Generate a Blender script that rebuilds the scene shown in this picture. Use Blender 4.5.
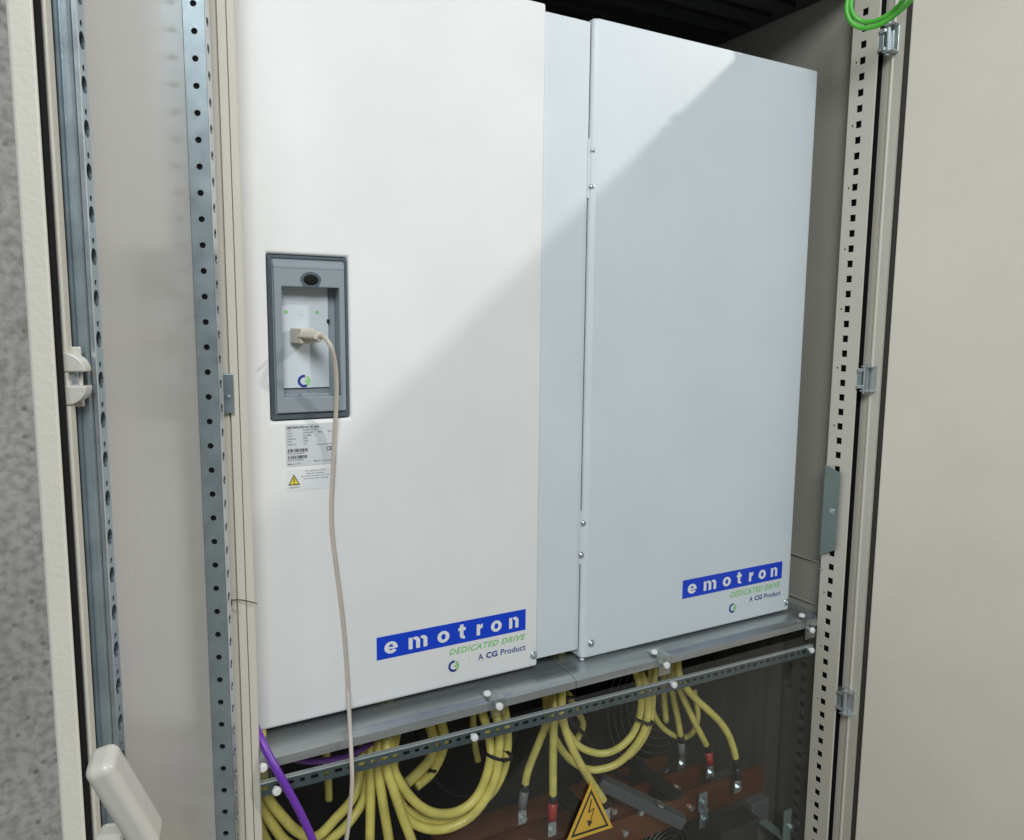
import bpy, bmesh, math, random
from mathutils import Vector, Matrix
random.seed(7)
for o in list(bpy.data.objects): bpy.data.objects.remove(o)
SC = bpy.context.scene
COL = SC.collection

# ------------------------------------------------------------------ camera
HC = 1.40                                    # eye height above the floor
FPX = 769.994
YAW, PITCH, ROLL = math.radians(28.8705), math.radians(7.06107), math.radians(-0.53016)
_F = Vector((math.sin(YAW)*math.cos(PITCH), math.cos(YAW)*math.cos(PITCH), -math.sin(PITCH)))
_r = Vector((math.cos(YAW), -math.sin(YAW), 0)); _d = _F.cross(_r)
_R = _r*math.cos(ROLL)+_d*math.sin(ROLL); _D = -_r*math.sin(ROLL)+_d*math.cos(ROLL)
cam = bpy.data.cameras.new('camera'); cam_o = bpy.data.objects.new('camera', cam); COL.objects.link(cam_o)
cam.sensor_fit = 'HORIZONTAL'; cam.sensor_width = 36.0; cam.lens = FPX/1024*36
cam.clip_start = 0.02; cam.clip_end = 100
cam_o.matrix_world = Matrix(((_R.x, -_D.x, -_F.x, 0), (_R.y, -_D.y, -_F.y, 0), (_R.z, -_D.z, -_F.z, HC), (0, 0, 0, 1)))
SC.camera = cam_o

def px(x, y, Y):
    """the point of the vertical plane at depth Y that the photograph shows at pixel x, y"""
    v = _R*((x-512)/FPX)+_D*((y-420)/FPX)+_F
    v = v*(Y/v.y)
    return Vector((v.x, v.y, v.z+HC))

# ------------------------------------------------------------------ world, lamps, exposure
W = bpy.data.worlds.new('World'); SC.world = W; W.use_nodes = True
W.node_tree.nodes['Background'].inputs[0].default_value = (0.80, 0.93, 1.0, 1)
W.node_tree.nodes['Background'].inputs[1].default_value = 0.12

def area(name, loc, target, sx, sy, power, col):
    L = bpy.data.lights.new(name, 'AREA'); L.shape = 'RECTANGLE'; L.size = sx; L.size_y = sy
    L.energy = power; L.color = col
    o = bpy.data.objects.new(name, L); COL.objects.link(o); o.location = loc
    o.rotation_euler = (Vector(target)-Vector(loc)).to_track_quat('-Z', 'Y').to_euler()
    return o
KEY = area('ceiling_lamp_right', (4.12, -1.67, HC+2.60), (0.7, 0.944, HC-0.1), 0.13, 0.09, 100, (1.0, 0.96, 0.92))
FILL = area('fill_lamp_left', (-0.46, -1.55, HC+1.62), (0.9, 0.944, HC-0.2), 1.2, 1.0, 74, (0.90, 0.965, 1.0))  # unseen soft lamp, added as fill from the front left
SC.view_settings.view_transform = 'Standard'; SC.view_settings.look = 'None'
SC.view_settings.exposure = 0.0; SC.view_settings.gamma = 1.0; SC.view_settings.use_curve_mapping = False
SC.render.resolution_x = 1024; SC.render.resolution_y = 840

# ------------------------------------------------------------------ materials
def mat(name, col, rough=0.5, metal=0.0, bump=0.0, bscale=400, var=0.0, vscale=6, col2=None, spec=0.5, coat=0.0, stretch=None):
    m = bpy.data.materials.new(name); m.use_nodes = True
    nt = m.node_tree; N = nt.nodes; L = nt.links; b = N['Principled BSDF']
    b.inputs['Base Color'].default_value = (*col, 1); b.inputs['Roughness'].default_value = rough
    b.inputs['Metallic'].default_value = metal; b.inputs['Specular IOR Level'].default_value = spec
    b.inputs['Coat Weight'].default_value = coat
    tc = N.new('ShaderNodeTexCoord')
    def noise(scale, detail=4):
        n = N.new('ShaderNodeTexNoise'); n.inputs['Scale'].default_value = scale; n.inputs['Detail'].default_value = detail
        if stretch:
            mp = N.new('ShaderNodeMapping'); mp.inputs['Scale'].default_value = stretch
            L.new(tc.outputs['Object'], mp.inputs[0]); L.new(mp.outputs[0], n.inputs['Vector'])
        else: L.new(tc.outputs['Object'], n.inputs['Vector'])
        return n
    if var > 0 or col2:
        n = noise(vscale); rp = N.new('ShaderNodeValToRGB')
        c2 = col2 or tuple(c*(1-var) for c in col)
        rp.color_ramp.elements[0].position = .3; rp.color_ramp.elements[1].position = .7
        rp.color_ramp.elements[0].color = (*c2, 1); rp.color_ramp.elements[1].color = (*col, 1)
        L.new(n.outputs['Fac'], rp.inputs['Fac']); L.new(rp.outputs[0], b.inputs['Base Color'])
        mr = N.new('ShaderNodeMapRange'); mr.inputs[3].default_value = max(rough-.07, .02); mr.inputs[4].default_value = rough+.07
        L.new(n.outputs['Fac'], mr.inputs[0]); L.new(mr.outputs[0], b.inputs['Roughness'])
    if bump > 0:
        n2 = noise(bscale, 2); bp_ = N.new('ShaderNodeBump'); bp_.inputs['Strength'].default_value = bump; bp_.inputs['Distance'].default_value = .001
        L.new(n2.outputs['Fac'], bp_.inputs['Height']); L.new(bp_.outputs[0], b.inputs['Normal'])
    return m
M = {}
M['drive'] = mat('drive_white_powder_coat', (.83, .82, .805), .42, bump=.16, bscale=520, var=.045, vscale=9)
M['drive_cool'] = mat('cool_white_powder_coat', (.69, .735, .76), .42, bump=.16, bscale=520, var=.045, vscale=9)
M['beige'] = mat('beige_powder_coat', (.78, .715, .615), .5, bump=.35, bscale=420, var=.05, vscale=9)
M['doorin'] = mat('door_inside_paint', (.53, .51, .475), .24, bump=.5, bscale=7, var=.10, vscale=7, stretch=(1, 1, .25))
M['cream'] = mat('cream_edge_paint', (.66, .62, .53), .45, bump=.25, bscale=300, var=.04, vscale=8)
M['inner'] = mat('grey_inside_paint', (.35, .335, .285), .5, bump=.1, bscale=300, var=.06, vscale=5)
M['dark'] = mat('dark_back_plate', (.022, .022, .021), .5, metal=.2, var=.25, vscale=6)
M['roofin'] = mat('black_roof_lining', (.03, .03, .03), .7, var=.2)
M['galv'] = mat('galvanised_steel', (.40, .47, .50), .36, metal=.75, bump=.08, bscale=500, var=.22, vscale=40, col2=(.30, .36, .39))
M['galv_lt'] = mat('bright_zinc', (.62, .66, .68), .30, metal=.85, var=.15, vscale=60)
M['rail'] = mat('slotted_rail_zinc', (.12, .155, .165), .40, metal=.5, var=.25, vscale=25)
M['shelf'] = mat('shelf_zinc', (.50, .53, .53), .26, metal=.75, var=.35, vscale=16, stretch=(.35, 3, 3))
M['rubber'] = mat('black_rubber_and_shade', (.008, .008, .008), .7, bump=.2, spec=.15)  # real gaskets, and the black strips added as shade in gaps and holes
M['gask2'] = mat('dark_brown_gasket', (.035, .031, .026), .7, bump=.2)
M['bezel'] = mat('grey_blue_plastic', (.26, .295, .32), .42, bump=.08, bscale=900)
M['bezel_dk'] = mat('dark_slate_plastic', (.075, .095, .115), .5)
M['plate'] = mat('light_grey_plate', (.62, .66, .68), .4)
M['blue'] = mat('signal_blue_print', (.0, .050, .60), .35)
M['navy'] = mat('navy_print', (.025, .05, .26), .4)
M['greenp'] = mat('light_green_print', (.27, .60, .22), .4)
M['white'] = mat('white_print', (.82, .82, .82), .4)
M['label'] = mat('silver_label', (.60, .615, .62), .4)
M['label_w'] = mat('white_label', (.76, .765, .765), .38)
M['ink'] = mat('black_ink', (.03, .03, .035), .5)
M['ink_g'] = mat('grey_ink', (.16, .17, .18), .5)
M['yellow_s'] = mat('sign_yellow', (.74, .45, .055), .4, var=.06)
M['yellow_l'] = mat('label_yellow', (.80, .68, .06), .4)
M['ycable'] = mat('yellow_pvc', (.88, .745, .19), .38, bump=.10, bscale=160, var=.30, vscale=38)
M['purple'] = mat('purple_pvc', (.16, .035, .40), .35, var=.1)
M['purple_d'] = mat('dull_purple_pvc', (.20, .07, .36), .4, var=.1)
M['bcable'] = mat('beige_pvc', (.56, .49, .42), .45, var=.08, vscale=30)
M['plug'] = mat('beige_plug_plastic', (.58, .54, .46), .4)
M['green_w'] = mat('green_wire_pvc', (.10, .52, .05), .35)
M['black'] = mat('black_plastic', (.012, .012, .012), .45)
M['grey_sl'] = mat('grey_sleeve', (.16, .165, .17), .5)
M['red_sl'] = mat('red_sleeve', (.42, .035, .03), .45)
M['copper'] = mat('oxidised_copper', (.21, .066, .022), .30, metal=.45, var=.35, vscale=14, bump=.06, bscale=120)
M['nylon'] = mat('white_nylon', (.82, .82, .80), .4)
M['handle'] = mat('off_white_plastic', (.54, .515, .46), .33, bump=.04, bscale=500)
M['grey_box'] = mat('grey_insulator', (.095, .10, .10), .5, var=.1)
M['dark_guard'] = mat('dark_guard_wire', (.17, .165, .15), .4, metal=.3)
M['lowside'] = mat('dull_grey_shade', (.095, .092, .082), .40, var=.45, vscale=9, stretch=(1, 6, .2))  # shade of the lower side wall put into the colour
M['flange'] = mat('bright_rail_edge', (.66, .70, .71), .35, metal=.4)
M['green_gy'] = mat('green_grey_zinc', (.23, .29, .27), .45, metal=.3, var=.15, vscale=20)
M['concrete'] = None
def concrete(name, base):
    m = bpy.data.materials.new(name); m.use_nodes = True
    nt = m.node_tree; N = nt.nodes; L = nt.links; b = N['Principled BSDF']; b.inputs['Roughness'].default_value = .85
    tc = N.new('ShaderNodeTexCoord')
    n1 = N.new('ShaderNodeTexNoise'); n1.inputs['Scale'].default_value = 5; n1.inputs['Detail'].default_value = 10; n1.inputs['Roughness'].default_value = .65
    n2 = N.new('ShaderNodeTexNoise'); n2.inputs['Scale'].default_value = 120; n2.inputs['Detail'].default_value = 6
    v = N.new('ShaderNodeTexVoronoi'); v.inputs['Scale'].default_value = 55
    for n in (n1, n2, v): L.new(tc.outputs['Object'], n.inputs['Vector'])
    r1 = N.new('ShaderNodeValToRGB'); r1.color_ramp.elements[0].position = .3; r1.color_ramp.elements[1].position = .72
    r1.color_ramp.elements[0].color = (*[c*.72 for c in base], 1); r1.color_ramp.elements[1].color = (*base, 1)
    L.new(n1.outputs['Fac'], r1.inputs[0])
    r2 = N.new('ShaderNodeValToRGB'); r2.color_ramp.elements[0].position = .33; r2.color_ramp.elements[1].position = .6
    r2.color_ramp.elements[0].color = (.66, .65, .62, 1); r2.color_ramp.elements[1].color = (1, 1, 1, 1)
    L.new(n2.outputs['Fac'], r2.inputs[0])
    r3 = N.new('ShaderNodeValToRGB'); r3.color_ramp.elements[0].position = .08; r3.color_ramp.elements[1].position = .22
    r3.color_ramp.elements[0].color = (.35, .34, .32, 1); r3.color_ramp.elements[1].color = (1, 1, 1, 1)
    L.new(v.outputs['Distance'], r3.inputs[0])
    mx = N.new('ShaderNodeMixRGB'); mx.blend_type = 'MULTIPLY'; mx.inputs[0].default_value = 1
    mx2 = N.new('ShaderNodeMixRGB'); mx2.blend_type = 'MULTIPLY'; mx2.inputs[0].default_value = .7
    L.new(r1.outputs[0], mx.inputs[1]); L.new(r2.outputs[0], mx.inputs[2]); L.new(mx.outputs[0], mx2.inputs[1]); L.new(r3.outputs[0], mx2.inputs[2])
    L.new(mx2.outputs[0], b.inputs['Base Color'])
    bp_ = N.new('ShaderNodeBump'); bp_.inputs['Strength'].default_value = .5; bp_.inputs['Distance'].default_value = .004
    L.new(mx2.outputs[0], bp_.inputs['Height']); L.new(bp_.outputs[0], b.inputs['Normal'])
    return m
M['concrete'] = concrete('bare_concrete', (.47, .45, .41))
def clear(name, tint, refl):
    m = bpy.data.materials.new(name); m.use_nodes = True
    nt = m.node_tree; N = nt.nodes; L = nt.links; N.remove(N['Principled BSDF'])
    t = N.new('ShaderNodeBsdfTransparent'); t.inputs[0].default_value = (*tint, 1)
    g = N.new('ShaderNodeBsdfGlossy'); g.inputs['Roughness'].default_value = .06; g.inputs[0].default_value = (1, 1, 1, 1)
    fr = N.new('ShaderNodeFresnel'); fr.inputs[0].default_value = 1.49
    mu = N.new('ShaderNodeMath'); mu.operation = 'MULTIPLY'; mu.inputs[1].default_value = refl
    mx = N.new('ShaderNodeMixShader'); L.new(fr.outputs[0], mu.inputs[0]); L.new(mu.outputs[0], mx.inputs[0])
    L.new(t.outputs[0], mx.inputs[1]); L.new(g.outputs[0], mx.inputs[2]); L.new(mx.outputs[0], N['Material Output'].inputs[0])
    return m
M['acrylic_clip'] = clear('clear_bracket_acrylic', (.93, .95, .95), .6)
M['acrylic'] = clear('clear_acrylic', (.965, .975, .97), .07)

# ------------------------------------------------------------------ builders
def tag(o, label=None, cat=None, group=None, kind=None):
    if label: o['label'] = label
    if cat: o['category'] = cat
    if group: o['group'] = group
    if kind: o['kind'] = kind
    return o
def thing(name, loc, label, cat, group=None):
    o = bpy.data.objects.new(name, None); COL.objects.link(o); o.location = loc; o.empty_display_size = .05
    return tag(o, label, cat, group)
WM = {}
def wmat(o):
    if o is None: return Matrix()
    return wmat(o.parent) @ (Matrix.Identity(4) if o.parent is None else o.matrix_parent_inverse) @ o.matrix_basis
def link(name, me, m, parent=None, smooth=False, bev=0.0, seg=2):
    """mesh data given in world coordinates"""
    o = bpy.data.objects.new(name, me); COL.objects.link(o)
    if m is not None:
        me.materials.clear(); me.materials.append(M[m] if isinstance(m, str) else m)
    if smooth:
        for p in me.polygons: p.use_smooth = True
    if bev > 0:
        b = o.modifiers.new('bevel', 'BEVEL'); b.width = bev; b.segments = seg; b.limit_method = 'ANGLE'; b.angle_limit = math.radians(35)
        b.harden_normals = False
    if parent is not None:
        o.parent = parent; o.matrix_parent_inverse = wmat(parent).inverted()
    return o
def me_from(verts, faces, name='m'):
    me = bpy.data.meshes.new(name); me.from_pydata([tuple(v) for v in verts], [], faces); me.update(); return me
def fixn(me):
    bm = bmesh.new(); bm.from_mesh(me); bmesh.ops.remove_doubles(bm, verts=bm.verts, dist=1e-6)
    bmesh.ops.recalc_face_normals(bm, faces=bm.faces); bm.to_mesh(me); bm.free(); return me
def box_me(x0, x1, y0, y1, z0, z1):
    v = [(x, y, z) for x in (x0, x1) for y in (y0, y1) for z in (z0, z1)]
    return me_from(v, [(0, 1, 3, 2), (4, 6, 7, 5), (0, 4, 5, 1), (2, 3, 7, 6), (0, 2, 6, 4), (1, 5, 7, 3)])
def box(name, x0, x1, y0, y1, z0, z1, m, parent=None, bev=0.0, seg=2):
    """z measured from eye height"""
    return link(name, box_me(x0, x1, y0, y1, z0+HC, z1+HC), m, parent, bev=bev, seg=seg)
def merge(*mes):
    bm = bmesh.new()
    for me in mes: bm.from_mesh(me)
    out = bpy.data.meshes.new('m'); bm.to_mesh(out); bm.free(); return out
def obox_me(o, U, V, N, u0, u1, v0, v1, n0, n1):
    """box in an oriented frame: origin o, axes U, V, N"""
    vs = [o+U*u+V*v+N*n for u in (u0, u1) for v in (v0, v1) for n in (n0, n1)]
    return fixn(me_from(vs, [(0, 1, 3, 2), (4, 6, 7, 5), (0, 4, 5, 1), (2, 3, 7, 6), (0, 2, 6, 4), (1, 5, 7, 3)]))
def prism_me(poly, depthvec):
    n = len(poly); vs = [Vector(p) for p in poly]+[Vector(p)+depthvec for p in poly]
    fs = [tuple(range(n)), tuple(range(2*n-1, n-1, -1))]+[(i, (i+1) % n, n+(i+1) % n, n+i) for i in range(n)]
    return fixn(me_from(vs, fs))
def ring_prism_me(outer, inner, depthvec):
    n = len(outer); vs = [Vector(p) for p in outer]+[Vector(p) for p in inner]
    vs = vs+[v+depthvec for v in vs]; fs = []
    for i in range(n):
        j = (i+1) % n
        fs += [(i, j, n+j, n+i), (2*n+i, 3*n+i, 3*n+j, 2*n+j), (i, 2*n+i, 2*n+j, j), (n+i, n+j, 3*n+j, 3*n+i)]
    return fixn(me_from(vs, fs))
def cyl_me(c, axis, r, h, n=16, r2=None, cap=0.0):
    """cylinder from c along axis; cap>0 gives a rounded shoulder"""
    a = Vector(axis).normalized(); t = a.orthogonal().normalized(); b = a.cross(t)
    r2 = r if r2 is None else r2
    prof = [(r, 0), (r2, h-cap), (r2*.86, h-cap*.3), (r2*.5, h)] if cap else [(r, 0), (r2, h)]
    vs = []; fs = []
    for k, (rr, hh) in enumerate(prof):
        for i in range(n):
            an = 2*math.pi*i/n; vs.append(Vector(c)+a*hh+(t*math.cos(an)+b*math.sin(an))*rr)
        if k:
            for i in range(n): fs.append(((k-1)*n+i, (k-1)*n+(i+1) % n, k*n+(i+1) % n, k*n+i))
    fs.append(tuple(range(n-1, -1, -1))); fs.append(tuple(range((len(prof)-1)*n, len(prof)*n)))
    return fixn(me_from(vs, fs))
def smooth_path(pts, sub=6):
    P = [Vector(p) for p in pts]; P = [P[0]*2-P[1]]+P+[P[-1]*2-P[-2]]; out = []
    for i in range(1, len(P)-2):
        a, b, c, d = P[i-1], P[i], P[i+1], P[i+2]
        for k in range(sub):
            t = k/sub
            out.append(.5*((2*b)+(c-a)*t+(2*a-5*b+4*c-d)*t*t+(3*b-a-3*c+d)*t**3))
    out.append(P[-2]); return out
def tube_me(path, r, n=12):
    vs = []; fs = []; up = None
    for i, p in enumerate(path):
        t = (path[min(i+1, len(path)-1)]-path[max(i-1, 0)]).normalized()
        if up is None: up = t.orthogonal().normalized()
        else: up = (up-t*up.dot(t)).normalized()
        s = t.cross(up); rr = r(i/(len(path)-1)) if callable(r) else r
        for k in range(n):
            a = 2*math.pi*k/n; vs.append(p+(up*math.cos(a)+s*math.sin(a))*rr)
        if i:
            for k in range(n): fs.append(((i-1)*n+k, (i-1)*n+(k+1) % n, i*n+(k+1) % n, i*n+k))
    fs.append(tuple(range(n-1, -1, -1))); fs.append(tuple(range((len(path)-1)*n, len(path)*n)))
    return me_from(vs, fs)
def tube(name, pts, r, m, parent=None, sub=6, n=12):
    o = link(name, tube_me(smooth_path(pts, sub), r, n), m, parent, smooth=True); return o
def perforated(cells, o, U, V, N, depth):
    """sheet in the U,V frame at o made of cells (u0,u1,v0,v1,hole); hole = None or (kind,hu,hv[,cu,cv]); holes go -N deep"""
    vs = []; fs = []
    def add(u, v, n=0.0): vs.append(o+U*u+V*v+N*n); return len(vs)-1
    for (u0, u1, v0, v1, h) in cells:
        if h is None:
            fs.append(tuple(add(u, v) for u, v in ((u0, v0), (u1, v0), (u1, v1), (u0, v1)))); continue
        kind, hu, hv = h[:3]; cu, cv = (h[3], h[4]) if len(h) > 3 else ((u0+u1)/2, (v0+v1)/2)
        B = []
        K = 4
        cs = [(-1, -1), (1, -1), (1, 1), (-1, 1)]
        for q in range(4):
            a, b = cs[q], cs[(q+1) % 4]
            for k in range(K): B.append((a[0]+(b[0]-a[0])*k/K, a[1]+(b[1]-a[1])*k/K))
        ob = []; ib = []; iw = []
        for (a, b) in B:
            ob.append(add(u0+(u1-u0)*(a+1)/2, v0+(v1-v0)*(b+1)/2))
            an = math.atan2(b, a); c, s = math.cos(an), math.sin(an)
            if kind == 'round': x, y = c*hu, s*hv
            elif kind == 'slot': x, y = hu*math.copysign(abs(c)**.55, c), hv*math.copysign(abs(s)**.55, s)
            else: x, y = a*hu, b*hv
            ib.append(add(cu+x, cv+y)); iw.append(add(cu+x, cv+y, -depth))
        n = len(B)
        for i in range(n):
            j = (i+1) % n; fs.append((ob[i], ob[j], ib[j], ib[i])); fs.append((ib[i], ib[j], iw[j], iw[i]))
    return me_from(vs, fs)
def extrude_profile(pts, z0, z1, closed=True):
    """pts are (x,y) in world, extruded from z0 to z1 (from eye height)"""
    n = len(pts); vs = [Vector((p[0], p[1], z0+HC)) for p in pts]+[Vector((p[0], p[1], z1+HC)) for p in pts]
    fs = [(i, (i+1) % n, n+(i+1) % n, n+i) for i in range(n if closed else n-1)]
    if closed: fs += [tuple(range(n)), tuple(range(2*n-1, n-1, -1))]
    return fixn(me_from(vs, fs))
FW = Vector((0, -1, 0))
_txt = {}
def text_me(body, bold=0.0, shear=0.0, space=1.0, align='LEFT'):
    cu = bpy.data.curves.new('t', 'FONT'); cu.body = body; cu.offset = bold; cu.shear = shear; cu.space_character = space; cu.align_x = align
    cu.extrude = .0; cu.resolution_u = 4
    ob = bpy.data.objects.new('t', cu); COL.objects.link(ob); bpy.context.view_layer.update()
    me = bpy.data.meshes.new_from_object(ob); bpy.data.objects.remove(ob); bpy.data.curves.remove(cu); return me
def text(name, body, x0, x1, z0, z1, Y, m, parent, bold=0.0, shear=0.0, space=1.0, align='LEFT', thick=.0003, tilt=0.0):
    """lettering fitted into the rectangle x0..x1, z0..z1 of the plane at depth Y, facing the front"""
    me = text_me(body, bold, shear, space, align)
    xs = [v.co.x for v in me.vertices]; ys = [v.co.y for v in me.vertices]
    a, b, c, d = min(xs), max(xs), min(ys), max(ys)
    for v in me.vertices:
        u = (v.co.x-a)/(b-a); w = (v.co.y-c)/(d-c)
        v.co = Vector((x0+(x1-x0)*u, Y-thick, HC+z0+(z1-z0)*w+tilt*u))
    me.update()
    return link(name, me, m, parent)
def rectp(name, x0, x1, z0, z1, Y, m, parent, thick=.0004):
    return box(name, x0, x1, Y-thick, Y+.0002, z0, z1, m, parent)
def screw(name, c, axis, r, h, m, parent, slot=True, washer=0):
    mes = [cyl_me(c, axis, r, h, 14, r*.92, h*.35)]
    if washer: mes.append(cyl_me(c, axis, washer, h*.25, 16))
    o = link(name, merge(*mes), m, parent, smooth=False, bev=.0003, seg=1)
    if slot:
        a = Vector(axis).normalized(); t = Vector((0.5, 0, .86)); t = (t-a*t.dot(a)).normalized(); s = a.cross(t)
        link('screw_slot', obox_me(Vector(c)+a*h, t, s, a, -r*.55, r*.55, -r*.13, r*.13, -h*.15, .0002), 'ink_g', o if parent is None or parent.parent is None else parent)
    return o

# ------------------------------------------------------------------ the setting
tag(link('floor', box_me(-6, 7, -5, 1.5, -.1, 0), 'concrete'), kind='structure')
tag(link('concrete_wall', merge(box_me(.03, 7, 1.5, 1.7, 0, 3.6), box_me(-6, .03, .96, 1.7, 0, 3.6)), 'concrete'), kind='structure')

# ------------------------------------------------------------------ the cabinet
ZT, ZB = .608, -1.30                        # top and bottom of the cabinet body from eye height
XL, XR, YF, YB = .098, 1.160, .879, 1.478
CAB = thing('electrical_cabinet', (.65, 1.18, 0), 'tall beige steel electrical cabinet standing open with two drives inside', 'cabinet')
box('base', XL, XR, YF+.01, YB, -HC, ZB, 'dark', CAB, .004)
box('side_panel', XL-.0, XL+.015, YF+.012, YB, ZB, ZT, 'inner', CAB)
box('side_panel', XR-.015, XR, YF+.012, YB, ZB, ZT, 'inner', CAB)
box('back_panel', XL+.016, XR-.016, YB-.015, YB, ZB+.016, ZT-.016, 'dark', CAB)
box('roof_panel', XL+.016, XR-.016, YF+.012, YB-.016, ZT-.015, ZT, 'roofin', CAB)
box('bottom_panel', XL+.016, XR-.016, YF+.012, YB-.016, ZB, ZB+.015, 'dark', CAB)
box('frame_beam', XL+.02, XR-.02, YF-.002, YF+.03, ZT-.05, ZT+.001, 'beige', CAB, .003)
box('frame_beam', XL+.02, XR-.02, YF-.002, YF+.03, ZB-.001, ZB+.05, 'beige', CAB, .003)
box('lower_side_shade', XR-.0165, XR-.0152, .902, YB-.016, ZB+.02, -.535, 'lowside', CAB)  # dark sheet added for the shade on the lower side wall
box('roof_shade_box', XL+.06, XR-.0155, .912, YB-.016, .560, ZT-.016, 'roofin', CAB, .003)  # added black box, there to shade the wall below the roof
for i in range(9): box('vent_slat', XL+.10, XR-.05, .950+.055*i, .972+.055*i, .552, .5598, 'dark', CAB)
# right front post: square holes every 25 mm, a pin hole beside every fourth
XP = 1.129
cells = []; k = -5
while True:
    zc = .45623-.025*k
    if zc < -1.25: break
    v0, v1 = zc-.0125, zc+.0125
    cells.append((-.9005, -.8858, v0, v1, ('round', .0020, .0020, -.8910, zc) if (k-1) % 4 == 0 else None))
    cells.append((-.8858, -.8724, v0, v1, ('rect', .0056, .0056)))
    cells.append((-.8724, -.8540, v0, v1, None)); k += 1
UX = Vector((1, 0, 0)); VZ = Vector((0, 0, 1))
post = perforated(cells, Vector((XP, 0, HC)), FW, VZ, Vector((-1, 0, 0)), .002)
zl, zh = -1.25, .45623+.025*5+.0125
sides = [box_me(XP+.0002, XP+.0040, .8530, .8550, HC+zl, HC+zh), box_me(XP+.0002, XP+.0155, .8990, .9005, HC+zl, HC+zh)]
tag(link('frame_post', merge(post, *sides), 'cream', CAB), 'beige upright pierced with a column of square holes')
box('post_hole_shade', XP+.0060, XP+.0070, .8560, .8985, zl+.001, zh-.001, 'rubber', CAB)  # black sheet put behind the holes and front gap as their shade
# rear posts and depth struts of the frame, seen beside the right drive
box('frame_post', 1.100, XR-.017, 1.40, 1.455, ZB+.02, ZT-.02, 'dark', CAB, .002)
box('frame_post', XL+.017, XL+.06, 1.40, 1.455, ZB+.02, ZT-.02, 'inner', CAB, .002)
for zz in (-.42, -.50): box('depth_strut', 1.1415, XR-.0155, .902, 1.398, zz-.004, zz+.0, 'inner', CAB, .001)
# left front post: folded profile with two grooves
g = .005
lp = [(.112, .900), (.112, .8775), (.1325, .8775), (.1325, .8775+g), (.1342, .8775+g), (.1342, .8765), (.1425, .8765), (.1425, .8765+g), (.1436, .8765+g), (.1436, .8765), (.1505, .8765), (.1525, .879), (.1525, .93), (.150, .93), (.150, .905), (.112, .905)]
tag(link('frame_post', extrude_profile(lp, ZB, ZT), 'cream', CAB), 'beige folded upright with two narrow grooves')
# grey plate screwed to the right post
def pxX(x, y, X):
    v = px(x, y, 1.0)-Vector((0, 0, HC)); v = v*(X/v.x); return Vector((v.x, v.y, v.z+HC))
LF = Vector((-1, 0, 0))
bp0 = [pxX(826, 464.5, XP-.004), pxX(841, 473, XP-.004), pxX(836, 550, XP-.004), pxX(820.5, 555, XP-.004)]
br = link('bracket_plate', prism_me(bp0, LF*.0025), 'green_gy', CAB, bev=.0008)
link('bracket_spacer', obox_me(pxX(832, 511, XP), FW, VZ, LF, -.008, .008, -.012, .012, .0002, .004), 'green_gy', br)
screw('screw', pxX(832, 511, XP-.0066), LF, .0042, .002, 'galv_lt', br, False, .0055)
screw('screw', pxX(821.5, 569, XP), LF, .003, .003, 'galv_lt', CAB, False)

# ---- left door, swung open; s runs from the hinge to the free edge, n towards the inside of the door
Hd = Vector((.1137, .8753, HC)); SU = Vector((-.3595, -.933, 0)).normalized(); NI = Vector((.933, -.3595, 0)).normalized()
DL = link('door', obox_me(Hd, SU, VZ, NI, .0, .3875, ZB+.02, ZT-.015, -.003, 0), 'doorin', CAB)
tag(DL, 'open left door seen from inside, with grey inner panel')
def dbox(name, s0, s1, z0, z1, n0, n1, m, parent=DL, bev=0.0):
    return link(name, obox_me(Hd, SU, VZ, NI, s0, s1, z0, z1, n0, n1), m, parent, bev=bev)
zA, zZ = ZB+.021, ZT-.016
dbox('door_edge', .3855, .3880, zA, zZ, -.0025, .010, 'cream', DL, .001)
dbox('gasket_or_gap_shade', .3727, .3854, zA, zZ, .0002, .0095, 'rubber', DL, .003)
dbox('door_edge', .3640, .3726, zA, zZ, .0002, .0105, 'cream', DL, .001)
dbox('door_edge', -.004, .012, zA, zZ, -.02, .008, 'cream', DL, .002)
# free-edge tube: grooved side towards the camera, slots on top
def sn(s, n): p = Hd+SU*s+NI*n; return (p.x, p.y)
pr = [(.3455, .0003), (.3455, .018), (.3560, .018), (.3600, .0165), (.3600, .0150), (.3580, .0145), (.3580, .0115), (.3605, .0110), (.3605, .0095), (.3585, .0090), (.3585, .0062), (.3632, .0055), (.3632, .0003)]
dr = link('door_rail', extrude_profile([sn(*q) for q in pr], zA, zZ), 'galv', DL)
cells = []; k = -15
while True:
    zc = .18868-.025*k
    if zc < -1.1: break
    cells.append((.3450, .3560, zc-.0125, zc-.0062, None))
    cells.append((.3450, .3560, zc-.0062, zc+.0062, ('round', .0040, .0052)))
    cells.append((.3450, .3560, zc+.0062, zc+.0125, ('round', .0017, .0019, .3505, zc+.0095))); k += 1
link('slotted_strip', perforated(cells, Hd+NI*.0205, SU, VZ, NI, .0022), 'galv', DL)
dbox('slot_shade', .3458, .3550, zA, zZ, .0181, .0183, 'rubber', DL)  # black backing added so the slots look shaded inside
dbox('strip_edge', .3555, .3572, zA, zZ, .0181, .0206, 'galv_lt', DL)
dbox('lock_rod', .3606, .3630, -.60, zZ-.1, .0072, .0088, 'galv', DL)
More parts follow.
